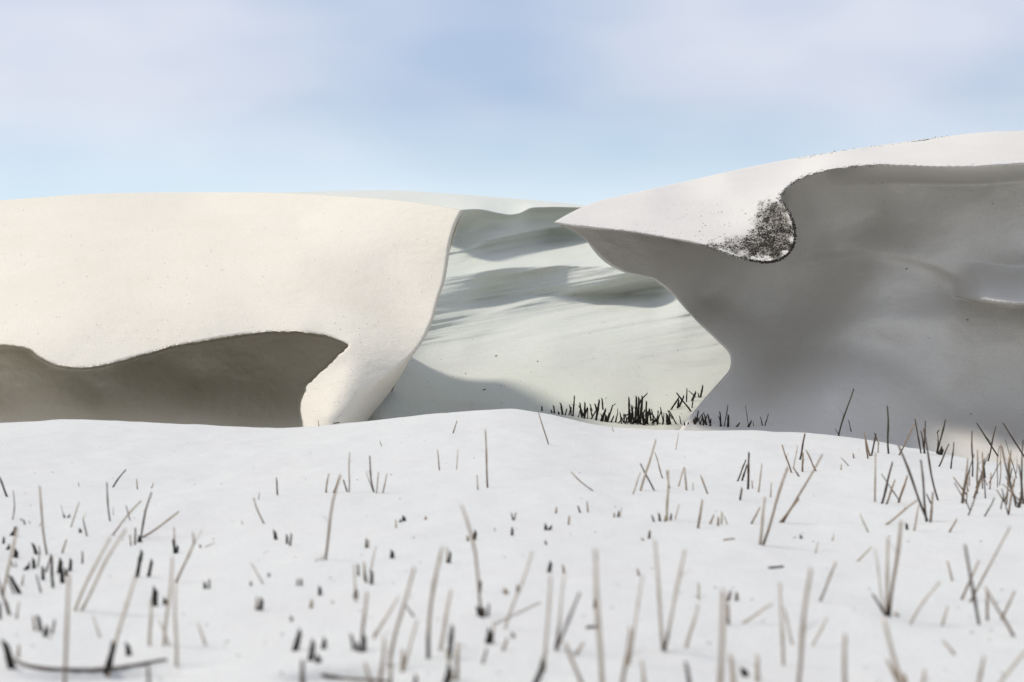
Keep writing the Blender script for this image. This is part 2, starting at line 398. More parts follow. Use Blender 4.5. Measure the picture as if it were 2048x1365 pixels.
# ------------------------------------------------------------------ right drift: sharp lip with a soil-stained tongue over a deep grey bowl
sky_r = curve([1106, 1130, 1180, 1240, 1300, 1375, 1450, 1525, 1600, 1675, 1750, 1825, 1900, 1975, 2048, 2300, 2800, 3600],
              [446, 432, 408, 392, 379, 362, 345, 329, 315, 303, 292, 282, 272, 264, 262, 258, 285, 380])
edge_r = curve([446, 455, 475, 500, 514, 526, 537, 546, 551, 556, 566, 585, 620, 650, 680, 710, 728, 745, 765, 785, 820, 860, 960, 1010],
               [1108, 1130, 1165, 1186, 1198, 1212, 1230, 1252, 1276, 1298, 1316, 1340, 1372, 1400, 1432, 1459, 1461, 1456, 1438, 1420, 1390, 1360, 1330, 1320])
lip_r = smooth_line([(1060, 440), (1108, 446), (1150, 452), (1200, 458), (1250, 462), (1330, 475), (1400, 489), (1440, 503), (1480, 517), (1520, 524), (1545, 524), (1570, 514), (1585, 495), (1590, 470), (1586, 445),
                     (1576, 420), (1562, 398), (1566, 384), (1585, 366), (1620, 350), (1660, 340), (1710, 334), (1760, 331), (1810, 331), (1860, 333), (1920, 334), (1980, 332), (2048, 328), (2200, 330), (2500, 350), (3600, 450),
                     (3700, 200), (2600, 100), (1000, 100), (1000, 430)], 5, True)
top_r = rbf([(1108, 446, 13.1), (1180, 408, 13.8), (1180, 440, 13.3), (1300, 379, 14.3), (1300, 430, 13.4), (1300, 470, 12.9), (1450, 345, 14.9), (1450, 420, 13.6), (1450, 500, 12.6),
             (1540, 524, 12.45), (1585, 480, 12.6), (1530, 430, 13.15), (1600, 315, 15.7), (1570, 385, 13.5), (1750, 292, 15.6), (1650, 342, 13.55), (1750, 331, 13.4), (1900, 272, 15.5), (1900, 333, 13.2), (2048, 262, 15.3), (2048, 328, 13.4),
             (2600, 265, 15.0), (2600, 350, 13.4), (3600, 380, 14.5), (3600, 450, 13.0), (1400, 300, 17), (2000, 200, 17)])
under_r = rbf([(1108, 446, 13.7), (1165, 475, 14.1), (1200, 520, 14.1), (1290, 552, 14.15), (1340, 585, 14.1), (1400, 650, 14.1), (1460, 710, 14.1), (1455, 745, 13.9), (1420, 785, 13.5), (1390, 820, 13.2), (1360, 870, 12.6), (1330, 960, 11.9),
               (1300, 490, 14.4), (1400, 530, 14.9), (1400, 600, 15.0), (1500, 560, 15.2), (1500, 640, 15.1), (1520, 720, 14.7), (1520, 790, 14.0), (1500, 850, 13.1), (1500, 950, 11.9),
               (1620, 400, 14.8), (1620, 480, 15.1), (1650, 560, 15.05), (1650, 640, 14.8), (1650, 720, 14.2), (1650, 790, 13.4), (1650, 860, 12.9), (1650, 960, 11.6),
               (1750, 345, 14.5), (1750, 420, 14.9), (1750, 480, 14.8), (1750, 560, 14.5), (1780, 640, 14.3), (1780, 720, 14.1), (1780, 800, 13.7), (1780, 880, 13.2), (1780, 980, 11.3),
               (1900, 345, 14.5), (1900, 420, 14.4), (1900, 500, 14.4), (1900, 580, 14.5), (1900, 660, 14.2), (1900, 760, 14.1), (1900, 850, 13.8), (1900, 920, 12.6), (1900, 980, 11.2),
               (2048, 340, 14.3), (2048, 420, 14.2), (2048, 500, 14.1), (2048, 570, 14.3), (2048, 660, 14.1), (2048, 760, 14.1), (2048, 860, 13.8), (2048, 930, 12.6), (2048, 980, 11.2),
               (2600, 400, 13.8), (2600, 700, 13.0), (2600, 980, 11.2), (3600, 500, 13.4), (3600, 980, 11.2)])
def bowl_relief(px, py):
    # swells and ridges inside the bowl
    r = np.zeros_like(px)
    c = curve([1560, 1620, 1700, 1780, 1850, 1920, 1990, 2100], [520, 504, 496, 503, 520, 552, 580, 600])
    dy = py - c(px); fd = ss(1560, 1680, px) * (1 - ss(1900, 2010, px))
    r -= .10 * fd * np.where(dy < 0, np.exp(-(dy / 40)**2), np.exp(-(dy / 16)**2))
    c = curve([1880, 1930, 1975, 2020, 2100, 2400], [588, 592, 601, 606, 603, 600])
    dy = py - c(px); fd = ss(1900, 1975, px)
    r += 1.0 * fd * np.where(dy < 0, -np.clip(1 + dy / 75, 0, 1)**1.3, -(1 - ss(0, 8, dy)) + .07 * ss(0, 8, dy) * np.exp(-dy / 60))
    c = curve([1560, 1640, 1740, 1840, 1960, 2048], [700, 664, 640, 640, 610, 600])
    dy = py - c(px); fd = ss(1580, 1700, px) * (1 - ss(1880, 1990, px))
    r -= .10 * fd * np.exp(-(dy / 34)**2)
    c = curve([1540, 1600, 1700, 1800, 1900], [720, 690, 672, 690, 720])
    dy = py - c(px); fd = ss(1540, 1640, px) * (1 - ss(1780, 1900, px))
    r += .10 * fd * np.exp(-((dy - 30) / 40)**2)
    return r
soil_poly = smooth_line([(1556, 396), (1576, 420), (1586, 445), (1590, 470), (1585, 495), (1570, 514), (1545, 524), (1520, 524), (1480, 517), (1440, 503), (1405, 490), (1420, 484), (1450, 480), (1478, 472), (1500, 458), (1508, 432), (1522, 408), (1540, 398)], 4, True)
def soil_mask(px, py):
    d, _, _ = sdf(px, py, soil_poly)
    e, _, _ = sdf(px, py, lip_r)
    n = fbm(px / 16., py / 12., 3, 91)
    m = ss(-8, 22, d + n * 9) * (.45 + .55 * ss(1440, 1540, px)) * (.8 + .5 * (1 - ss(8, 60, e)))
    return np.clip(m, 0, 1)
def build_right():
    s = np.concatenate([np.linspace(0, 960, 500), np.linspace(960, 2492, 50)[1:]])
    v = np.concatenate([np.linspace(0, .04, 14)[:-1], np.linspace(.04, 1, 330)])
    PX = np.zeros((len(v), len(s))); PY = np.zeros_like(PX)
    for i, vv in enumerate(v):
        pyr = 446 + (1010 - 446) * vv
        xl = float(edge_r(pyr))
        base = 1108 + s
        px = base + (xl - 1108) * np.exp(-s / 420.0)
        PX[i] = px; PY[i] = sky_r(np.where(s < 1, 1106, base)) * (1 - vv) + 1010 * vv
    d, nx_, ny_ = sdf(PX, PY, lip_r)               # + inside = the lit top
    left_k = 1 - ss(1640, 1800, PX)                # crisp lip on the left, soft brow on the right
    near = (np.abs(d) < 1.4) & (PX < 1700) & (PX > 1112)
    rag = 1.2 * fbm(PX / 7.0, PY / 7.0, 3, 12) * ss(1400, 1470, PX)
    PX2 = np.where(near, nx_ + rag, PX); PY2 = np.where(near, ny_ + rag, PY)
    Yt = top_r(PX2, PY2) + .014 * fbm(PX2 / 120., PY2 / 60., 4, 21)
    Yu = under_r(PX2, PY2) + bowl_relief(PX2, PY2) + .025 * fbm(PX2 / 150., PY2 / 110., 4, 55)
    roll = .03 * (1 - np.sqrt(np.clip(1 - (1 - np.clip(d / 3.5, 0, 1))**2, 0, 1))) * left_k
    soft = 22 + 60 * (1 - left_k)
    op = 1 - np.exp(-np.clip(-d, 0, None) / (soft * .75)); op = np.maximum(op, ss(18, 40, -d))
    Yl = top_r(nx_, ny_)
    Yu = np.where(d > -22, np.maximum(Yu, Yl + .05), Yu)
    step = .12
    crisp = np.where(d > 0, Yt + roll, Yu)
    # on the right: continuous rollover
    tt = ss(-38, 6, d)
    Yt2 = np.where(d > 0, Yt, Yl)
    softY = Yt2 * tt + Yu * (1 - tt)
    Yy = crisp * left_k + softY * (1 - left_k)
    Yy = np.where(near, Yl + .04, Yy)
    el = PX2 - edge_r(PY2)
    Yy = Yy + .12 * (1 - np.sqrt(np.clip(1 - (1 - np.clip(el / 10, 0, 1))**2, 0, 1))) * ss(470, 560, PY2)
    X, W, Z = P(PX2, PY2, Yy)
    eX = []
    for k, (dpx, dY) in enumerate([(26, .6), (16, .4), (8, .25), (3, .12)]):
        px = PX2[:, 0] + dpx; Y2 = Yy[:, 0] + dY; py = PY2[:, 0] + (3 - k) * .5
        py = np.maximum(py, sky_r(px) + 4)
        eX.append(P(px, py, Y2))
    X = np.concatenate([e[0][:, None] for e in eX] + [X], 1); W = np.concatenate([e[1][:, None] for e in eX] + [W], 1); Z = np.concatenate([e[2][:, None] for e in eX] + [Z], 1)
    bx = []
    for dY, dz in [(6, -2.6), (3, -.9), (1.2, -.22), (.4, -.035)]:
        kk = ss(250, 1000, np.concatenate([np.zeros(4), s]))
        dq = dY * (.06 + .94 * kk)
        bx.append((X[0] * (1 + dq / W[0]), W[0] + dq, Z[0] + dz * kk))
    X = np.concatenate([np.array([b[0] for b in bx]), X]); W = np.concatenate([np.array([b[1] for b in bx]), W]); Z = np.concatenate([np.array([b[2] for b in bx]), Z])
    pxv = CX + F * X / W; pyv = CY - F * (Z - CAM_H) / W
    hid = np.zeros(X.shape, bool); hid[:4] = True; hid[:, :4] = True
    lim = edge_r(np.clip(pyv, 446, 1009)) + 4
    pxv = np.where(hid & (pxv < lim), lim, pxv); X = (pxv - CX) / F * W
    o = grid_mesh('snow_drift', X, W, Z, M_RIGHT)
    pxv = CX + F * X / W; pyv = CY - F * (Z - CAM_H) / W
    a = o.data.attributes.new('soil', 'FLOAT', 'POINT'); a.data.foreach_set('value', (soil_mask(pxv, pyv) * (W < 14.5)).ravel().astype(np.float32))
    tag(o, 'tall snowdrift on the right with a sharp soil-speckled lip jutting over a deep grey bowl', 'snowdrift', 'wind-carved snowdrifts behind the stubble field')
    return o
right = build_right()
# ------------------------------------------------------------------ stubble
rng = random.Random(7)
TONES = {'k': ((.018, .014, .012), (.035, .028, .020)), 'd': ((.040, .028, .022), (.13, .088, .062)), 'g': ((.035, .036, .022), (.085, .080, .045)),
         'b': ((.11, .072, .045), (.44, .325, .21)), 'p': ((.36, .29, .21), (.64, .54, .42)), 'y': ((.32, .27, .17), (.64, .56, .40))}
TONE_WORD = {'k': 'near-black', 'd': 'dark brown', 'g': 'dark olive', 'b': 'brown', 'p': 'pale tan', 'y': 'straw-yellow'}
def stalk_material():
    m = bpy.data.materials.new('dry_stalk'); m.use_nodes = True
    n = m.node_tree.nodes; l = m.node_tree.links; b = n['Principled BSDF']
    a = n.new('ShaderNodeAttribute'); a.attribute_name = 'col'
    t = n.new('ShaderNodeTexCoord'); mp_ = n.new('ShaderNodeMapping'); mp_.inputs['Scale'].default_value = (1, 1, .12)
    z = n.new('ShaderNodeTexNoise'); z.inputs['Scale'].default_value = 260; z.inputs['Detail'].default_value = 3
    r = n.new('ShaderNodeMapRange'); r.inputs['To Min'].default_value = .45; r.inputs['To Max'].default_value = 1.5
    mx = n.new('ShaderNodeMix'); mx.data_type = 'RGBA'; mx.blend_type = 'MULTIPLY'; mx.inputs['Factor'].default_value = 1
    l.new(t.outputs['Object'], mp_.inputs['Vector']); l.new(mp_.outputs['Vector'], z.inputs['Vector']); l.new(z.outputs['Fac'], r.inputs['Value'])
    l.new(a.outputs['Color'], mx.inputs['A']); l.new(r.outputs['Result'], mx.inputs['B']); l.new(mx.outputs['Result'], b.inputs['Base Color'])
    b.inputs['Roughness'].default_value = .7; b.inputs['Specular IOR Level'].default_value = .25
    return m
M_STALK = stalk_material()

def stalk_mesh(name, p0, p1, r, tone, bend, origin, sunk=.02, blade=False):
    p0 = np.array(p0); p1 = np.array(p1); ax = p1 - p0; ln = np.linalg.norm(ax); ax = ax / ln
    side = np.cross(ax, [0, 1, 0]); side /= np.linalg.norm(side) + 1e-9; fw = np.cross(side, ax)
    lo, hi = [np.array(c) for c in TONES[tone]]
    ts = [-sunk / ln, 0, .18, .36, .54, .70, .86, 1.0]
    V, Fc, Cc = [], [], []; K = 6
    node = rng.uniform(.35, .75)
    wob = rng.uniform(-.03, .03) * ln
    for i, t in enumerate(ts):
        c = p0 + ax * ln * t + side * (bend * ln * (math.sin(math.pi * max(t, 0)) * .5 - .0) + wob * math.sin(7 * t) * .3) + fw * wob * .3 * math.sin(5 * t)
        rr = r * (1.12 - .30 * max(t, 0)) * (1.25 if abs(t - node) < .09 and ln > .06 else 1) * rng.uniform(.93, 1.07)
        for k in range(K):
            a = 2 * math.pi * k / K
            off = side * math.cos(a) * rr + fw * math.sin(a) * rr * .8
            up = ax * (math.cos(a) * r * (1.1 if i == len(ts) - 1 else 0))     # slanting cut
            V.append(c + off + up)
            tt = min(max(t, 0), 1)
            cc = lo + (hi - lo) * (tt ** .6) * rng.uniform(.7, 1.15)
            if k in (0, 1): cc = cc * .65
            Cc.append((*cc, 1))
    for i in range(len(ts) - 1):
        for k in range(K):
            Fc.append((i * K + k, i * K + (k + 1) % K, (i + 1) * K + (k + 1) % K, (i + 1) * K + k))
    n0 = (len(ts) - 1) * K
    V.append(sum(V[n0:n0 + K]) / K - ax * r * 1.2); Cc.append((*(lo * .6), 1))    # hollow cut end
    for k in range(K): Fc.append((n0 + k, n0 + (k + 1) % K, len(V) - 1))
    if blade:                                                                       # torn leaf sheath hanging off the node
        b0 = p0 + ax * ln * node; q = len(V); sg = rng.choice((-1, 1))
        d1 = side * sg * .5 + ax * .9; d2 = side * sg * 1.0 + ax * rng.uniform(-.2, .6); L1 = rng.uniform(.12, .26) * ln
        for j, (dd, wd) in enumerate([(0, 1.3), (.5, 1.1), (1, .35)]):
            c = b0 + (d1 * dd * (1 - dd * .3) + d2 * dd * dd * .5) * L1
            V += [c + fw * r * wd, c - fw * r * wd, c + side * r * .35]; cc = hi * rng.uniform(.6, 1.0); Cc += [(*cc, 1)] * 3
        for j in range(2):
            a = q + 3 * j
            Fc += [(a, a + 1, a + 4, a + 3), (a + 1, a + 2, a + 5, a + 4), (a + 2, a, a + 3, a + 5)]
    me = bpy.data.meshes.new(name)
    me.from_pydata([tuple(v - origin) for v in V], [], Fc)
    at = me.color_attributes.new('col', 'FLOAT_COLOR', 'POINT'); at.data.foreach_set('color', np.array(Cc, np.float32).ravel())
    me.polygons.foreach_set('use_smooth', [True] * len(me.polygons))
    me.materials.append(M_STALK)
    return me

# each stalk: base px, base py, tip px, tip py, width px, tone, bend, ('h' = springs from the stalk before it, not from the snow)
S = """
638 853 636 840 2 b|906 867 914 842 3 b|763 893 760 882 2 b|1097 889 1077 826 3 b|1227 864 1224 852 2 p|1352 900 1357 866 2 p|879 941 875 900 3 b|913 940 916 899 2.5 p
975 976 971 860 4.5 b|956 980 954 950 3 b|698 985 699 905 3 b|694 984 687 960 4 g|667 986 680 952 4 b|651 1120 680 950 6 b .05|652 986 658 948 4 b .06
748 985 740 912 4 d .08|746 983 732 944 2 b|753 987 757 945 3 b|766 986 774 948 3 b|555 991 553 956 4 d|517 999 519 985 2.5 b|528 1048 507 996 4 b .06|484 1049 484 1042 3 p
158 973 157 964 2 b|226 975 252 940 4 g .08|220 1043 214 965 4 g .04|227 1031 226 1015 2 b|275 979 273 958 3 b|303 977 307 967 3 b|14 994 -2 952 4 k|25 1040 26 982 3 d -.12|94 1110 80 972 5 b .04
142 1055 158 1005 3 b|128 1036 122 1010 2 b|129 1036 128 1030 4 k|136 1036 140 1030 4 k|174 1073 166 1038 4 g|166 1037 172 1027 2 y 0 h|161 1066 160 1058 6 k|78 1053 87 1040 2 b|50 1050 47 1040 3 k|60 1048 58 1042 2 b|44 1042 41 1037 3 d
260 1041 252 1011 3 d|225 1071 282 1002 4 b .04|281 1081 303 985 5 d .06|283 1070 290 1018 3 b|284 1076 358 1023 5 b -.05|262 1092 260 1070 4 b|270 1090 271 1056 5 d|279 1085 280 1074 9 k
150 1222 222 1075 7 p .05|163 1222 250 1060 7 p .03|5 1190 35 1055 8 p|22 1072 33 1056 6 k|28 1072 30 1056 6 k|7 1088 8 1075 5 k|15 1100 19 1092 7 k|31 1116 33 1102 10 k
73 1109 66 1088 7 k|80 1109 78 1092 4 b|27 1135 22 1123 4 d|33 1135 31 1124 3 d|50 1141 55 1134 7 k|57 1139 59 1125 4 k|68 1138 67 1118 8 k|76 1134 79 1110 4 g
86 1161 86 1135 7 k|92 1145 102 1112 5 d|104 1150 103 1110 8 d|106 1176 103 1140 6 k|119 1147 122 1120 10 k|125 1167 123 1133 9 k|133 1153 132 1138 9 g|140 1143 142 1119 7 k
82 1186 73 1150 5 d|39 1188 20 1152 9 k|28 1188 16 1160 5 d|44 1172 47 1150 5 b|165 1128 165 1103 5 d|124 1107 133 1080 5 b|17 1230 -6 1150 6 d|19 1230 11 1200 9 b|0 1239 0 1205 6 k|33 1238 38 1205 5 b
70 1262 66 1232 7 b|82 1264 76 1232 8 k|90 1274 95 1254 10 k|104 1268 110 1240 7 d|24 1338 10 1285 16 k|36 1315 38 1290 8 b|128 1400 138 1150 9 b|213 1350 228 1288 13 k|217 1352 273 1150 9 p .04
273 1156 284 1103 8 k|297 1154 304 1121 7 k|308 1213 311 1178 13 k|330 1210 330 1198 9 k|299 1292 303 1200 8 p|328 1292 346 1115 8 p|353 1335 350 1168 8 p|352 1166 388 1087 6 b|388 1088 386 1065 5 b 0 h|388 1088 404 1060 3 p 0 h
350 1108 347 1080 6 k|353 1107 356 1092 6 k|350 1106 348 1055 5 p|401 1096 400 1090 6 b|258 1312 255 1288 12 k|200 1275 186 1232 5 p|300 1410 296 1330 9 d|412 1292 395 1245 6 p|410 1095 430 1085 3 p
552 1080 549 1062 7 k|574 1088 574 1070 5 k|580 1092 583 1068 6 d|645 1122 646 1110 3 b|633 1124 632 1117 3 b|640 1122 639 1115 3 b|526 1168 502 1125 4 p|538 1154 538 1147 7 d|502 1172 502 1164 7 d|410 1178 410 1166 7 k|418 1178 419 1159 6 g
594 1172 596 1158 5 d|602 1172 603 1158 7 d|513 1221 514 1195 7 b|521 1221 524 1198 9 k|640 1191 640 1175 8 k|622 1217 624 1200 9 b|665 1208 665 1201 6 p|583 1243 583 1234 9 d|590 1302 601 1262 12 k|621 1322 627 1283 12 k|636 1327 637 1312 12 k|647 1299 650 1278 10 k
605 1405 605 1322 12 d|732 1096 733 1078 6 d|736 1096 738 1080 4 b|740 1146 752 1093 4 p|784 1117 785 1103 9 k|792 1056 792 1040 5 y|800 1045 802 1040 5 k|808 1043 808 1034 8 k|851 1040 852 1034 6 b
717 1152 716 1128 6 d|730 1162 728 1125 6 b|733 1166 729 1140 6 d|743 1169 744 1143 7 k|712 1205 708 1128 5 p|711 1197 712 1178 9 k|725 1300 735 1185 8 b .05|708 1301 702 1268 9 d|717 1304 715 1285 8 k|727 1304 728 1270 11 k|748 1278 750 1264 6 b
750 1272 797 1195 7 p|778 1335 830 1135 8 b .04|828 1234 812 1212 5 d|760 1375 770 1275 9 b|782 1372 780 1308 8 b|805 1345 806 1300 9 b|806 1344 835 1240 7 p|743 1372 730 1325 8 b
856 1318 882 1105 9 b .07|880 1122 885 1092 5 b 0 h|856 1319 857 1262 8 k|893 1126 895 1095 4 b|898 1127 901 1104 6 k|880 1302 902 1180 9 p|898 1320 905 1252 9 k|893 1370 900 1332 13 k|913 1362 916 1290 10 b|905 1360 893 1300 8 y
962 1229 924 1010 7 b -.08|936 1083 935 1072 7 b|948 1080 952 1063 8 k|960 1184 962 1162 7 d|959 1233 955 1214 8 k|966 1236 968 1216 8 k|976 1234 978 1208 7 d|978 1288 981 1262 15 k|985 1286 988 1245 5 b|965 1328 974 1298 7 d
1006 1302 1015 1276 8 b|1027 1276 1025 1266 10 d|1012 1189 1011 1178 12 b|1035 1185 1036 1171 8 d|1010 1258 1066 1103 6 p|1026 1041 1023 1026 4 d|1028 1041 1032 1026 4 d|1024 1071 1025 1056 8 d|990 1063 989 1056 4 p
1112 1027 1113 1015 5 b|1160 1026 1156 1012 5 d|1176 1025 1174 1003 4 b|1137 1050 1139 1032 5 b|1091 1061 1092 1049 6 k|1097 1061 1104 1053 6 k|1228 1035 1229 1026 5 b|1236 1035 1238 1023 6 d|1240 1034 1243 1016 3 p|1092 1090 1091 1082 6 d
1308 1044 1304 1031 5 d|1320 1043 1318 1027 7 d|1330 1044 1331 1033 6 b|1341 1041 1343 1028 6 d|1334 1042 1337 940 6 y|1350 1039 1358 1010 4 p|1339 977 1333 942 4 b|1186 982 1142 944 3 b .08|1298 1078 1300 1062 7 d|1286 1082 1284 1077 6 b
1266 989 1281 945 4 p|1281 982 1312 880 6 p|1308 981 1281 928 4 d|1325 957 1310 905 3 b|1357 973 1368 935 4 p|1373 981 1369 935 5 p|1386 981 1386 966 3 p|1415 988 1401 950 4 b
1475 963 1492 920 4 d|1484 962 1494 930 5 d|1496 979 1498 905 6 d|1480 1001 1484 976 6 d|1505 977 1504 962 4 p|1517 985 1524 928 4.5 p|1541 995 1543 965 4 p|1396 1057 1405 1000 6 b|1420 1049 1428 1030 5 b|1436 1052 1437 1034 6 b|1443 1048 1444 1024 5 y|1455 1049 1447 1030 3 y
1503 1048 1520 1015 5 b|1520 1090 1530 995 7 p|1526 1091 1575 935 7 b|1560 1046 1598 998 6 b|1566 1046 1645 910 5 b|1583 946 1564 890 4 b|1587 938 1595 892 3 p|1598 953 1586 935 4 b|1600 920 1610 868 5 d|1605 944 1606 905 5 b|1632 943 1612 900 4 b
1697 932 1682 915 2.5 b|1682 940 1683 928 4 y|1708 917 1706 907 4 b|1602 1078 1602 1071 8 d|1631 1107 1636 1085 4 p|1678 868 1708 778 4 g .03|1702 862 1697 840 2.5 d|1676 867 1670 858 2 d
1777 908 1775 812 5 g|1736 918 1728 862 4 b|1743 912 1752 868 5 d|1740 913 1729 872 4 b|1758 889 1748 866 3 d|1756 906 1757 880 4 p|1798 911 1830 848 4 b|1855 1042 1797 890 6 d|1842 907 1830 838 4 d|1850 907 1842 862 4 d|1848 907 1851 842 4 d
1874 908 1891 840 5 g|1873 907 1875 865 3 g -.1|1874 866 1879 860 3 g 0 h|1880 910 1885 897 9 k|1878 934 1898 888 4 d|1902 938 1908 885 4 g|1945 954 1944 862 4 d|1996 913 1953 846 4 g|1975 927 1992 853 4 d
1948 997 1962 958 6 b|1955 988 1955 900 4 b|1965 978 1965 905 4 b|1978 967 2000 925 3 b|1924 1007 1936 918 5 b|1925 1007 1927 985 8 b|1933 990 1907 955 4 b|2032 1014 2003 893 5 d|2052 920 2006 846 4 d|2017 1030 2028 958 5 b|2013 1010 2018 950 4 b
2037 1016 2045 985 9 d|2048 1008 2038 930 6 d|2042 990 2046 880 4 g|2010 1006 1993 980 4 b|2046 1008 2005 968 4 b|1876 1001 1848 858 5 d .04|1853 1044 1842 920 6 d|1861 1045 1866 985 6 b|1862 1008 1853 988 4 d
1764 1008 1785 925 6 d|1773 1009 1790 960 5 b|1800 1004 1763 948 3 d|1797 1006 1815 952 6 b|1750 1004 1751 905 5 p|1772 1050 1835 1000 6 p|1736 1065 1720 1028 4 y|1814 1060 1813 1047 8 d|1828 1062 1838 1010 5 p|1899 1065 1914 1038 5 b|1715 1123 1743 1095 5 y
1773 1233 1776 1075 8 p|1778 1234 1803 1042 9 b|1772 1232 1745 1188 7 d|1776 1234 1778 1217 11 k|1768 1225 1750 1098 4 p|1796 1233 1790 1226 9 b|1820 1250 1880 1165 6 p .08|1905 1162 1895 1122 6 p|1884 1252 1896 1213 7 p|1958 1250 1930 1090 8 d|1923 1200 1958 1122 6 b|1940 1205 2020 1055 5 b
1975 1242 1974 1178 7 b|2028 1274 1970 1174 7 b|2003 1240 2030 1182 6 b|1910 1310 1885 1280 7 p|1945 1425 1968 1315 9 b|1985 1385 2062 1288 8 p|1812 1410 1768 1238 12 p|1806 1385 1774 1320 9 b|1816 1388 1808 1348 12 b|1840 1405 1850 1340 11 p
1588 1425 1621 1138 10 b|1640 1203 1672 1125 6 b|1436 1500 1447 1180 13 b|1470 1410 1462 1310 16 p|1456 1202 1462 1183 9 d|1473 1202 1474 1186 9 d|1457 1250 1456 1205 8 b|1485 1247 1545 1208 6 p|1567 1332 1560 1165 8 p|1585 1290 1568 1215 6 p
1372 1297 1397 1210 8 p|1398 1200 1397 1165 6 y|1380 1374 1372 1325 11 d|1491 1353 1486 1338 14 k|1515 1365 1515 1310 12 p|1625 1292 1655 1235 6 p|1690 1455 1690 1270 11 b|1326 1302 1310 1080 8 p|1328 1303 1370 1100 8 p|1328 1304 1338 1262 9 d
1205 1405 1190 1100 12 p|1098 1145 1102 1125 8 k|1128 1147 1126 1130 7 b|1190 1217 1190 1202 8 k|1088 1345 1102 1150 8 p|1083 1330 1093 1300 10 d|1065 1385 1088 1325 12 k|1112 1302 1118 1255 9 d|1114 1300 1128 1150 6 p|1113 1300 1160 1185 7 d
1170 1385 1130 1285 9 b|1150 1312 1168 1285 8 b|1240 1405 1262 1255 10 b|1258 1330 1285 1150 6 p|1278 1152 1275 1138 6 b|1290 1380 1283 1320 10 p|830 1385 832 1350 12 d|340 1292 318 1240 5 p|1665 1082 1668 1068 4 p
"""
FLOOR_S = """
1084 822 1084 813 2.5|1104 826 1102 820 2.5|1109 827 1107 811 2.5|1125 830 1122 808 3|1122 808 1119 806 1.5 h|1130 831 1134 818 2|1138 831 1140 822 2|1143 832 1139 810 2|1118 829 1117 824 3
1146 833 1149 792 2.5|1164 836 1160 806 2.5|1157 835 1160 820 1.5|1169 837 1170 805 3|1175 838 1176 816 1.5|1184 822 1180 808 2|1182 839 1198 812 2|1192 841 1199 800 3.5|1195 828 1190 808 3|1206 820 1204 797 2.5|1202 843 1212 818 3.5|1211 844 1212 830 4
1215 845 1225 812 2.5|1225 812 1231 808 1.5 h|1232 846 1236 818 1.5|1243 848 1240 825 2|1247 846 1240 828 1.5|1258 846 1258 795 3|1248 832 1264 827 2|1262 846 1266 812 2.5|1267 847 1262 810 2|1271 847 1273 793 3.5|1276 847 1278 795 3.5|1280 847 1285 793 4|1285 797 1295 787 2 h
1292 847 1293 803 3|1287 848 1283 820 3|1290 848 1300 825 2|1265 849 1282 800 3|1275 849 1290 820 3|1282 849 1270 815 3|1296 849 1290 830 2|1305 847 1312 840 4|1317 847 1302 826 2|1316 846 1316 822 2|1255 848 1250 828 2|1236 847 1246 838 2|1222 845 1228 832 2.5
1327 848 1321 815 2|1320 848 1300 838 1.5|1303 830 1327 833 1.5|1336 850 1334 828 5|1341 849 1338 835 3|1353 849 1338 821 2|1362 849 1359 832 1.5|1369 850 1369 844 2|1375 850 1378 845 2|1389 850 1391 834 3|1400 850 1405 834 2|1406 851 1414 832 2.5|1412 850 1411 844 3|1420 852 1422 848 3
1342 820 1358 795 2.5|1355 817 1358 799 3|1382 823 1353 786 2.5|1358 815 1368 792 3|1373 804 1374 777 2|1384 802 1392 784 3.5|1384 816 1386 800 2|1392 795 1377 782 1.5|1401 795 1406 771 3|1398 796 1396 786 2|1344 838 1336 822 1.5
1443 852 1437 832 1.5|1449 852 1456 810 1.5|1456 853 1457 830 3.5|1441 852 1442 847 3|1474 853 1480 846 2.5|1497 854 1503 842 3|1497 852 1491 812 1|1507 852 1506 842 1|1525 852 1521 834 1.5|1530 852 1537 828 1.5
"""
def parse(txt, floor):
    r = []
    for line in txt.strip().splitlines():
        for e in line.split('|'):
            f = e.split(); v = [float(a) for a in f[:5]]
            if floor: tone = 'k'; rest = f[5:]
            else: tone = f[5]; rest = f[6:]
            bend = 0.0; h = False
            for a in rest:
                if a == 'h': h = True
                else: bend = float(a)
            r.append([*v, tone, bend, h, floor])
    return r
entries = parse(S, False) + parse(FLOOR_S, True)
for _ in range(46):                                     # the small broken stalks between the traced ones
    cx_ = rng.choice([1165, 1200, 1275, 1275, 1285, 1325, 1410]); x0_ = cx_ + rng.gauss(0, 16); y0_ = float(crest_py(x0_)) - rng.uniform(0, 10)
    hh = rng.uniform(8, 26); entries.append([x0_, y0_, x0_ + rng.gauss(0, .38) * hh, y0_ - hh, rng.uniform(1.5, 2.8), 'k', rng.uniform(-.06, .06), False, True])
for _ in range(26):                                     # finer stalks in the thicket at the right edge
    x0_ = rng.uniform(1925, 2060); y0_ = rng.uniform(950, 1035); hh = rng.uniform(30, 85)
    entries.append([x0_, y0_, x0_ + rng.gauss(0, .3) * hh, y0_ - hh, rng.uniform(2.2, 4.2), rng.choice('gdbbdg'), rng.uniform(-.06, .06), False, False])
stalks = []; prevY = None
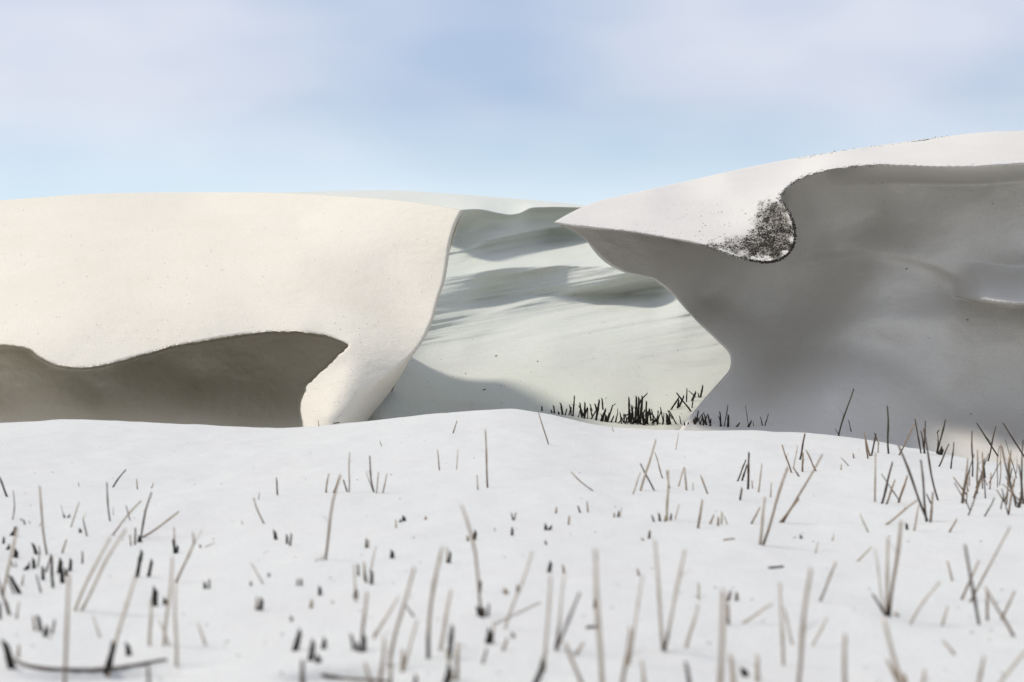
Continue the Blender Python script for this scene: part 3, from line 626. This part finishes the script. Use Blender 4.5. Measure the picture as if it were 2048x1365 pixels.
for bx_, by_, tx_, ty_, w_, tone, bend, h, floor in entries:
    if h: Y = prevY
    elif floor or by_ < float(crest_py(bx_)) - 1:
        Y = float(mid_Y(bx_, by_)) if bx_ < float(edge_r(min(by_, 1009))) else float(under_r(bx_, by_))
        Y = min(Y, 15.5)
    else: Y = float(ray_ground(bx_, by_))
    prevY = Y
    ln_px = math.hypot(tx_ - bx_, ty_ - by_)
    leanY = 0 if h else rng.uniform(-.25, .25) * ln_px / F * Y
    b = np.array(P(bx_, by_, Y)); t = np.array(P(tx_, ty_, Y + leanY))
    stalks.append(dict(b=b, t=t, r=w_ * .5 / F * Y * (1.25 if floor else 1.0 if tone == "k" else .72), tone=tone, bend=bend, h=h, px=bx_, py=by_, Y=Y, ln=float(np.linalg.norm(t - b)), floor=floor, tx=tx_, ty=ty_))
# which stalks share a root
par = list(range(len(stalks)))
def find(i):
    while par[i] != i: par[i] = par[par[i]]; i = par[i]
    return i
for i, a in enumerate(stalks):
    if a['h']: par[find(i)] = find(i - 1)
    for j in range(i):
        c = stalks[j]
        if c['h'] or a['h']: continue
        if abs(a['b'][0] - c['b'][0]) < (.016 if a['floor'] else .026) and abs(a['Y'] - c['Y']) < (.12 if a['floor'] else .10): par[find(i)] = find(j)
tufts = {}
for i in range(len(stalks)): tufts.setdefault(find(i), []).append(i)

NUM = {2: 'two', 3: 'three', 4: 'four', 5: 'five', 6: 'six', 7: 'seven', 8: 'eight'}
ORD = ['first', 'second', 'third', 'fourth', 'fifth', 'sixth', 'seventh', 'eighth', 'ninth', 'tenth', 'eleventh', 'twelfth', 'thirteenth', 'fourteenth']
def zone(px, py, floor):
    if floor:
        if py < 829 and 1330 < px < 1410: return 'on gully floor beside the bowl wall'
        if px < 1250: return "in gully stubble's left half"
        if px < 1330: return "in gully stubble's dense middle"
        if px < 1425: return "in gully stubble's right part"
        return "at the right drift's foot"
    c = float(crest_py(px)); d = py - c
    col = ("at left edge" if px < 200 else "below left hollow" if px < 620 else "left of centre" if px < 1000 else
           "below the gully" if px < 1300 else "below right bowl" if px < 1650 else "near right edge")
    row = ('on snow crest' if d < 35 else 'on far snow' if py < 1000 else 'on middle snow' if py < 1110 else
           'on near snow' if py < 1260 else 'in blurred foreground')
    return row + ' ' + col
recs = []
for ids in tufts.values():
    g = [stalks[i] for i in ids]; main = max(g, key=lambda s_: s_['ln'])
    n = len([x for x in g if not x['h']])
    lean = (main['tx'] - main['px']) / max(abs(main['ty'] - main['py']), 1)
    lw = 'leaning right' if lean > .22 else 'leaning left' if lean < -.22 else 'upright'
    L0 = main['ln']
    size = 'tall' if L0 > .15 else 'knee-high' if L0 > 9 else 'medium' if L0 > .085 else 'short' if L0 > .04 else 'tiny'
    tones = {x['tone'] for x in g}; tone = TONE_WORD[main['tone']]
    z = zone(main['px'], main['py'], main['floor'])
    if n == 1: head = f"{size} {tone} {'stump' if size == 'tiny' else 'stalk'} {lw}"; nm = 'stubble_stump' if size == 'tiny' else 'stubble_stalk'
    else: head = f"{tone} {NUM.get(n, 'many')}-stalk tuft {lw}"; nm = 'stubble_tuft'
    recs.append(dict(ids=ids, head=head, zone=z, nm=nm, x=main['px'], g=g, main=main, n=n))
by = {}
for r_ in recs: by.setdefault((r_['head'], r_['zone']), []).append(r_)
for (hd, zn), lst in by.items():
    lst.sort(key=lambda q: q['x'])
    for k, r_ in enumerate(lst):
        if len(lst) == 1: r_['label'] = f"{hd} {zn}"
        elif k == 0: r_['label'] = f"leftmost {hd} {zn}"
        elif k == len(lst) - 1: r_['label'] = f"rightmost {hd} {zn}"
        else: r_['label'] = f"{ORD[k]} from left, {hd} {zn}"
GRP = {'stubble_stump': 'cut stubble stumps in the snow', 'stubble_stalk': 'single stubble stalks standing in the snow', 'stubble_tuft': 'stubble tufts standing in the snow'}
for r_ in recs:
    g = r_['g']; org = np.array(g[0]['b'])
    if len(g) == 1:
        s_ = g[0]
        me = stalk_mesh(r_['nm'], s_['b'], s_['t'], s_['r'], s_['tone'], s_['bend'], org, blade=(s_['ln'] > .12 and rng.random() < .3))
        o = bpy.data.objects.new(r_['nm'], me); o.location = org; COL.objects.link(o)
    else:
        o = bpy.data.objects.new(r_['nm'], None); o.location = org; o.empty_display_size = .02; COL.objects.link(o)
        for s_ in g:
            nm = 'leaf_blade' if s_['h'] else 'stalk'
            me = stalk_mesh(nm, s_['b'], s_['t'], s_['r'], s_['tone'], s_['bend'], org, sunk=.001 if s_['h'] else .02, blade=(s_['ln'] > .12 and rng.random() < .3))
            c = bpy.data.objects.new(nm, me); COL.objects.link(c); c.parent = o
    tag(o, r_['label'], 'stubble', GRP[r_['nm']])

# fallen stalks lying on the snow, plus two dark strips standing in for shade
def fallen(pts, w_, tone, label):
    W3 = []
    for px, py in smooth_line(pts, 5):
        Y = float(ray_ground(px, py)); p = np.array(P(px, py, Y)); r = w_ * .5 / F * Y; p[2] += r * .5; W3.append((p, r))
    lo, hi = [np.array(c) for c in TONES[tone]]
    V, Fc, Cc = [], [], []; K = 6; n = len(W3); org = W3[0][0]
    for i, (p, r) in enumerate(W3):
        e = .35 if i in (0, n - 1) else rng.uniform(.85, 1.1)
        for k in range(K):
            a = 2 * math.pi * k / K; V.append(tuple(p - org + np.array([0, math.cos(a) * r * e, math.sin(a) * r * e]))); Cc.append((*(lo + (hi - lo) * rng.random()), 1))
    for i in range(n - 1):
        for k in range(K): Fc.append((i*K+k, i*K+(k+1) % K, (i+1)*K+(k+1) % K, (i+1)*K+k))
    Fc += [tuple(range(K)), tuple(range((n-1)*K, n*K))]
    me = bpy.data.meshes.new('stalk_or_shade_strip'); me.from_pydata(V, [], Fc)
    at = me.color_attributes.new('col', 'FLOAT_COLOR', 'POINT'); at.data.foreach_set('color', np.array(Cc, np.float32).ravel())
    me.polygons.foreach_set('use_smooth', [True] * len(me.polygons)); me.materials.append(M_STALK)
    o = bpy.data.objects.new('stalk_or_shade_strip', me); o.location = org; COL.objects.link(o)
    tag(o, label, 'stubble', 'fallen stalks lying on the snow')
fallen([(28, 1322), (60, 1336), (150, 1343), (225, 1340), (290, 1330), (335, 1322)], 9, 'd', 'long dark strip standing in for a shadow band curving across the lower left snow')  # dark strip modelled in place of a shaded band in the snow
fallen([(640, 1352), (700, 1362), (780, 1366)], 9, 'd', 'dark strip standing in for a shadow band at the bottom edge left of centre')  # another strip whose dark colour stands for shade in the snow
fallen([(1536, 1138), (1552, 1137), (1568, 1135)], 6, 'd', "short dark brown straw lying flat on the nearer snow below the right drift's bowl")
fallen([(1446, 1082), (1458, 1080), (1470, 1079)], 4, 'b', "thin brown straw lying flat on the middle snow below the right drift's bowl")
fallen([(1172, 1258), (1184, 1257), (1198, 1256)], 8, 'd', 'stubby dark brown straw lying flat on the snow below the gully')
fallen([(1082, 1206), (1010, 1240), (985, 1252)], 5, 'p', 'long pale straw lying slantwise on the nearer snow below the gully')
fallen([(666, 848), (672, 847), (679, 846)], 2.5, 'k', "tiny black straw lying on the crest at the cream drift's leg")

# ------------------------------------------------------------------ specks: chaff and soil crumbs
def crumbs(name, pts, parent, mat, label=None):
    """pts: (world point, length, width)"""
    V, Fc = [], []
    for p, a, b_ in pts:
        q = len(V); th = rng.uniform(-.5, .5); u = np.array([math.cos(th), rng.uniform(-.3, .3), math.sin(th)]) * a
        v = np.array([-math.sin(th), rng.uniform(-.4, .4), math.cos(th)]) * b_; wv = np.array([0, -1, .3]) * b_
        for d_ in (u, -u * .8, v, -v, wv, -wv): V.append(tuple(np.array(p) + d_ * rng.uniform(.75, 1.2)))
        for f in ((0, 2, 4), (2, 1, 4), (1, 3, 4), (3, 0, 4), (2, 0, 5), (1, 2, 5), (3, 1, 5), (0, 3, 5)): Fc.append(tuple(q + i for i in f))
    me = bpy.data.meshes.new(name); me.from_pydata(V, [], Fc); me.materials.append(mat)
    o = bpy.data.objects.new(name, me); COL.objects.link(o)
    if parent: o.parent = parent
    o['kind'] = 'stuff'
    if label: o['label'] = label
    return o
def crumb_mat(name, c0, c1):
    m = bpy.data.materials.new(name); m.use_nodes = True; n = m.node_tree.nodes; l = m.node_tree.links
    t = n.new('ShaderNodeTexCoord'); z = n.new('ShaderNodeTexNoise'); z.inputs['Scale'].default_value = 90
    r = n.new('ShaderNodeValToRGB'); r.color_ramp.elements[0].position = .4; r.color_ramp.elements[1].position = .62
    r.color_ramp.elements[0].color = (*c0, 1); r.color_ramp.elements[1].color = (*c1, 1)
    l.new(t.outputs['Object'], z.inputs['Vector']); l.new(z.outputs['Fac'], r.inputs['Fac']); l.new(r.outputs['Color'], n['Principled BSDF'].inputs['Base Color'])
    n['Principled BSDF'].inputs['Roughness'].default_value = .9
    return m
M_SOIL = crumb_mat('soil_crumb', (.012, .010, .009), (.045, .036, .028))
M_CHAFF = crumb_mat('chaff', (.05, .038, .03), (.16, .12, .09))

def surf_top(px, py):
    a = np.array([px], float); b_ = np.array([py], float)
    return float(top_r(a, b_)[0] + .014 * fbm(a / 120., b_ / 60., 4, 21)[0])
pts = []
cand = 0
while len(pts) < 3400 and cand < 90000:
    cand += 1
    px = rng.uniform(1395, 1594); py = rng.uniform(390, 530)
    if cand == 1:
        gx, gy = np.meshgrid(np.arange(1390, 1600), np.arange(385, 535)); GM = soil_mask(gx.astype(float), gy.astype(float)); GD = sdf(gx.astype(float), gy.astype(float), lip_r)[0]
        GN = fbm(gx / 13., gy / 10., 3, 17)
    ix, iy = int(px) - 1390, int(py) - 385
    if GD[iy, ix] < 0: continue
    m = GM[iy, ix]; dens = m**1.5 * (.25 + .75 * ss(-.3, .5, GN[iy, ix])) + .006 * (py > 420)
    if rng.random() > dens: continue
    Y = surf_top(px, py); k = Y / F
    pts.append((P(px, py, Y - .002), rng.uniform(.8, 2.7) * k, rng.uniform(.6, 1.4) * k))
soil_edge = smooth_line([(1556, 396), (1576, 420), (1586, 445), (1590, 470), (1585, 495), (1570, 514), (1545, 524), (1520, 524), (1480, 517), (1440, 503), (1405, 490)], 24)
for i, (px, py) in enumerate(soil_edge):
    big = (1.0 if px > 1500 else .5) * (1.0 if py > 430 else .6)
    for _ in range(2):
        if rng.random() > .75: continue
        Y = surf_top(px, py); k = Y / F
        pts.append((P(px + rng.uniform(-2.5, 2), py + rng.uniform(-2, 1.6), Y), rng.uniform(1.6, 4.2) * big * k, rng.uniform(1.2, 2.6) * big * k))
# the thin dirty seam along the brow and the skyline
def seam(line, n, sz, jit):
    L_ = smooth_line(line, 10)
    for _ in range(n):
        i = rng.random() ** 1.3 * (len(L_) - 1); a = L_[int(i)]; px = a[0] + rng.uniform(-4, 4); py = a[1] + rng.gauss(0, jit)
        Y = surf_top(px, py); k = Y / F
        pts.append((P(px, py, Y - .003), rng.uniform(.8, 2.6) * sz * k, rng.uniform(.5, 1.0) * sz * k))
seam([(1560, 390), (1575, 376), (1590, 362), (1612, 350), (1650, 341), (1700, 334), (1760, 330)], 110, 1.0, 1.4)
seam([(1700, 333), (1800, 330), (1900, 332), (2048, 327)], 60, .7, 2.5)
seam([(1600, 317), (1680, 303), (1760, 292), (1840, 281), (1900, 273)], 70, 1.0, 1.0)
seam([(1825, 284), (1840, 282), (1858, 279)], 26, 1.2, .6)
seam([(1150, 450), (1250, 460), (1330, 472), (1400, 487)], 50, .6, 2.5)
for _ in range(70):
    px = rng.uniform(1250, 1560); py = rng.uniform(400, 480)
    if sdf(np.array([px]), np.array([py]), lip_r)[0][0] < 2 or py < float(sky_r(px)) + 8: continue
    Y = surf_top(px, py); pts.append((P(px, py, Y - .002), rng.uniform(.5, 1.3) * Y / F, .6 * Y / F))
crumbs('soil_crust', pts, right, M_SOIL, 'dark soil crumbs crusted on the drooping tongue and seams of the lip')

def speck_on(o_parent, name, spots, mat):
    crumbs(name, spots, o_parent, mat)
sp = []
for _ in range(150):
    px = rng.uniform(0, 900); py = rng.uniform(420, 700) if rng.random() < .7 else rng.uniform(640, 690)
    if sdf(np.array([px]), np.array([py]), cave_l)[0][0] > -4 or px > float(edge_l(py)) - 6: continue
    Y = float(front_l(np.array([px]), np.array([py]))[0]) - .012; sp.append((P(px, py, Y), rng.uniform(.5, 1.5) * Y / F, .6 * Y / F))
for _ in range(30):
    px = rng.uniform(615, 740); py = rng.uniform(715, 835)
    if sdf(np.array([px]), np.array([py]), cave_l)[0][0] > -4 or px > float(edge_l(py)) - 30: continue
    Y = float(front_l(np.array([px]), np.array([py]))[0]) - .012; sp.append((P(px, py, Y), rng.uniform(.5, 1.5) * Y / F, .6 * Y / F))
crumbs('chaff', sp, left, M_CHAFF)
sp = []
for px, py, a in [(968, 780, 5), (1003, 806, 2), (931, 747, 2.5), (1075, 723, 3), (992, 712, 4), (1180, 667, 2), (1212, 797, 2.5), (1334, 791, 2), (1002, 771, 1.5), (1363, 827, 2)] + [(rng.uniform(800, 1400), rng.uniform(640, 830), rng.uniform(.6, 1.3)) for _ in range(40)]:
    Y = float(mid_Y(np.array([px]), np.array([py]))[0]) - .01; sp.append((P(px, py, Y), a * Y / F, max(a * .3, .6) * Y / F))
crumbs('chaff', sp, middle, M_CHAFF)
sp = []
for px, py, a in [(1813, 538, 3), (1828, 560, 1.2), (1935, 640, 3), (1985, 408, 2), (1942, 828, 2.5), (1485, 708, 1.6), (1838, 515, 1.3), (1858, 676, 1.5), (1744, 368, 1.6), (1765, 366, 1.4)] + [(rng.uniform(1500, 2048), rng.uniform(360, 850), rng.uniform(.5, 1.0)) for _ in range(60)]:
    A, B = np.array([px], float), np.array([py], float)
    if sdf(A, B, lip_r)[0][0] > -14: continue
    Y = float((under_r(A, B) + bowl_relief(A, B) + .025 * fbm(A / 150., B / 110., 4, 55))[0]) - .02; sp.append((P(px, py, Y), a * Y / F, max(a * .5, .6) * Y / F))
crumbs('chaff', sp, right, M_CHAFF)
sp = []
for _ in range(170):
    px = rng.uniform(-40, 2090); py = rng.uniform(float(crest_py(min(max(px, 0), 2048))) + 12, 1365)
    Y = float(ray_ground(px, py)); sp.append((P(px, py, Y - .003), rng.uniform(.002, .006), rng.uniform(.0012, .0028)))
o = crumbs('chaff', sp, field, M_CHAFF)
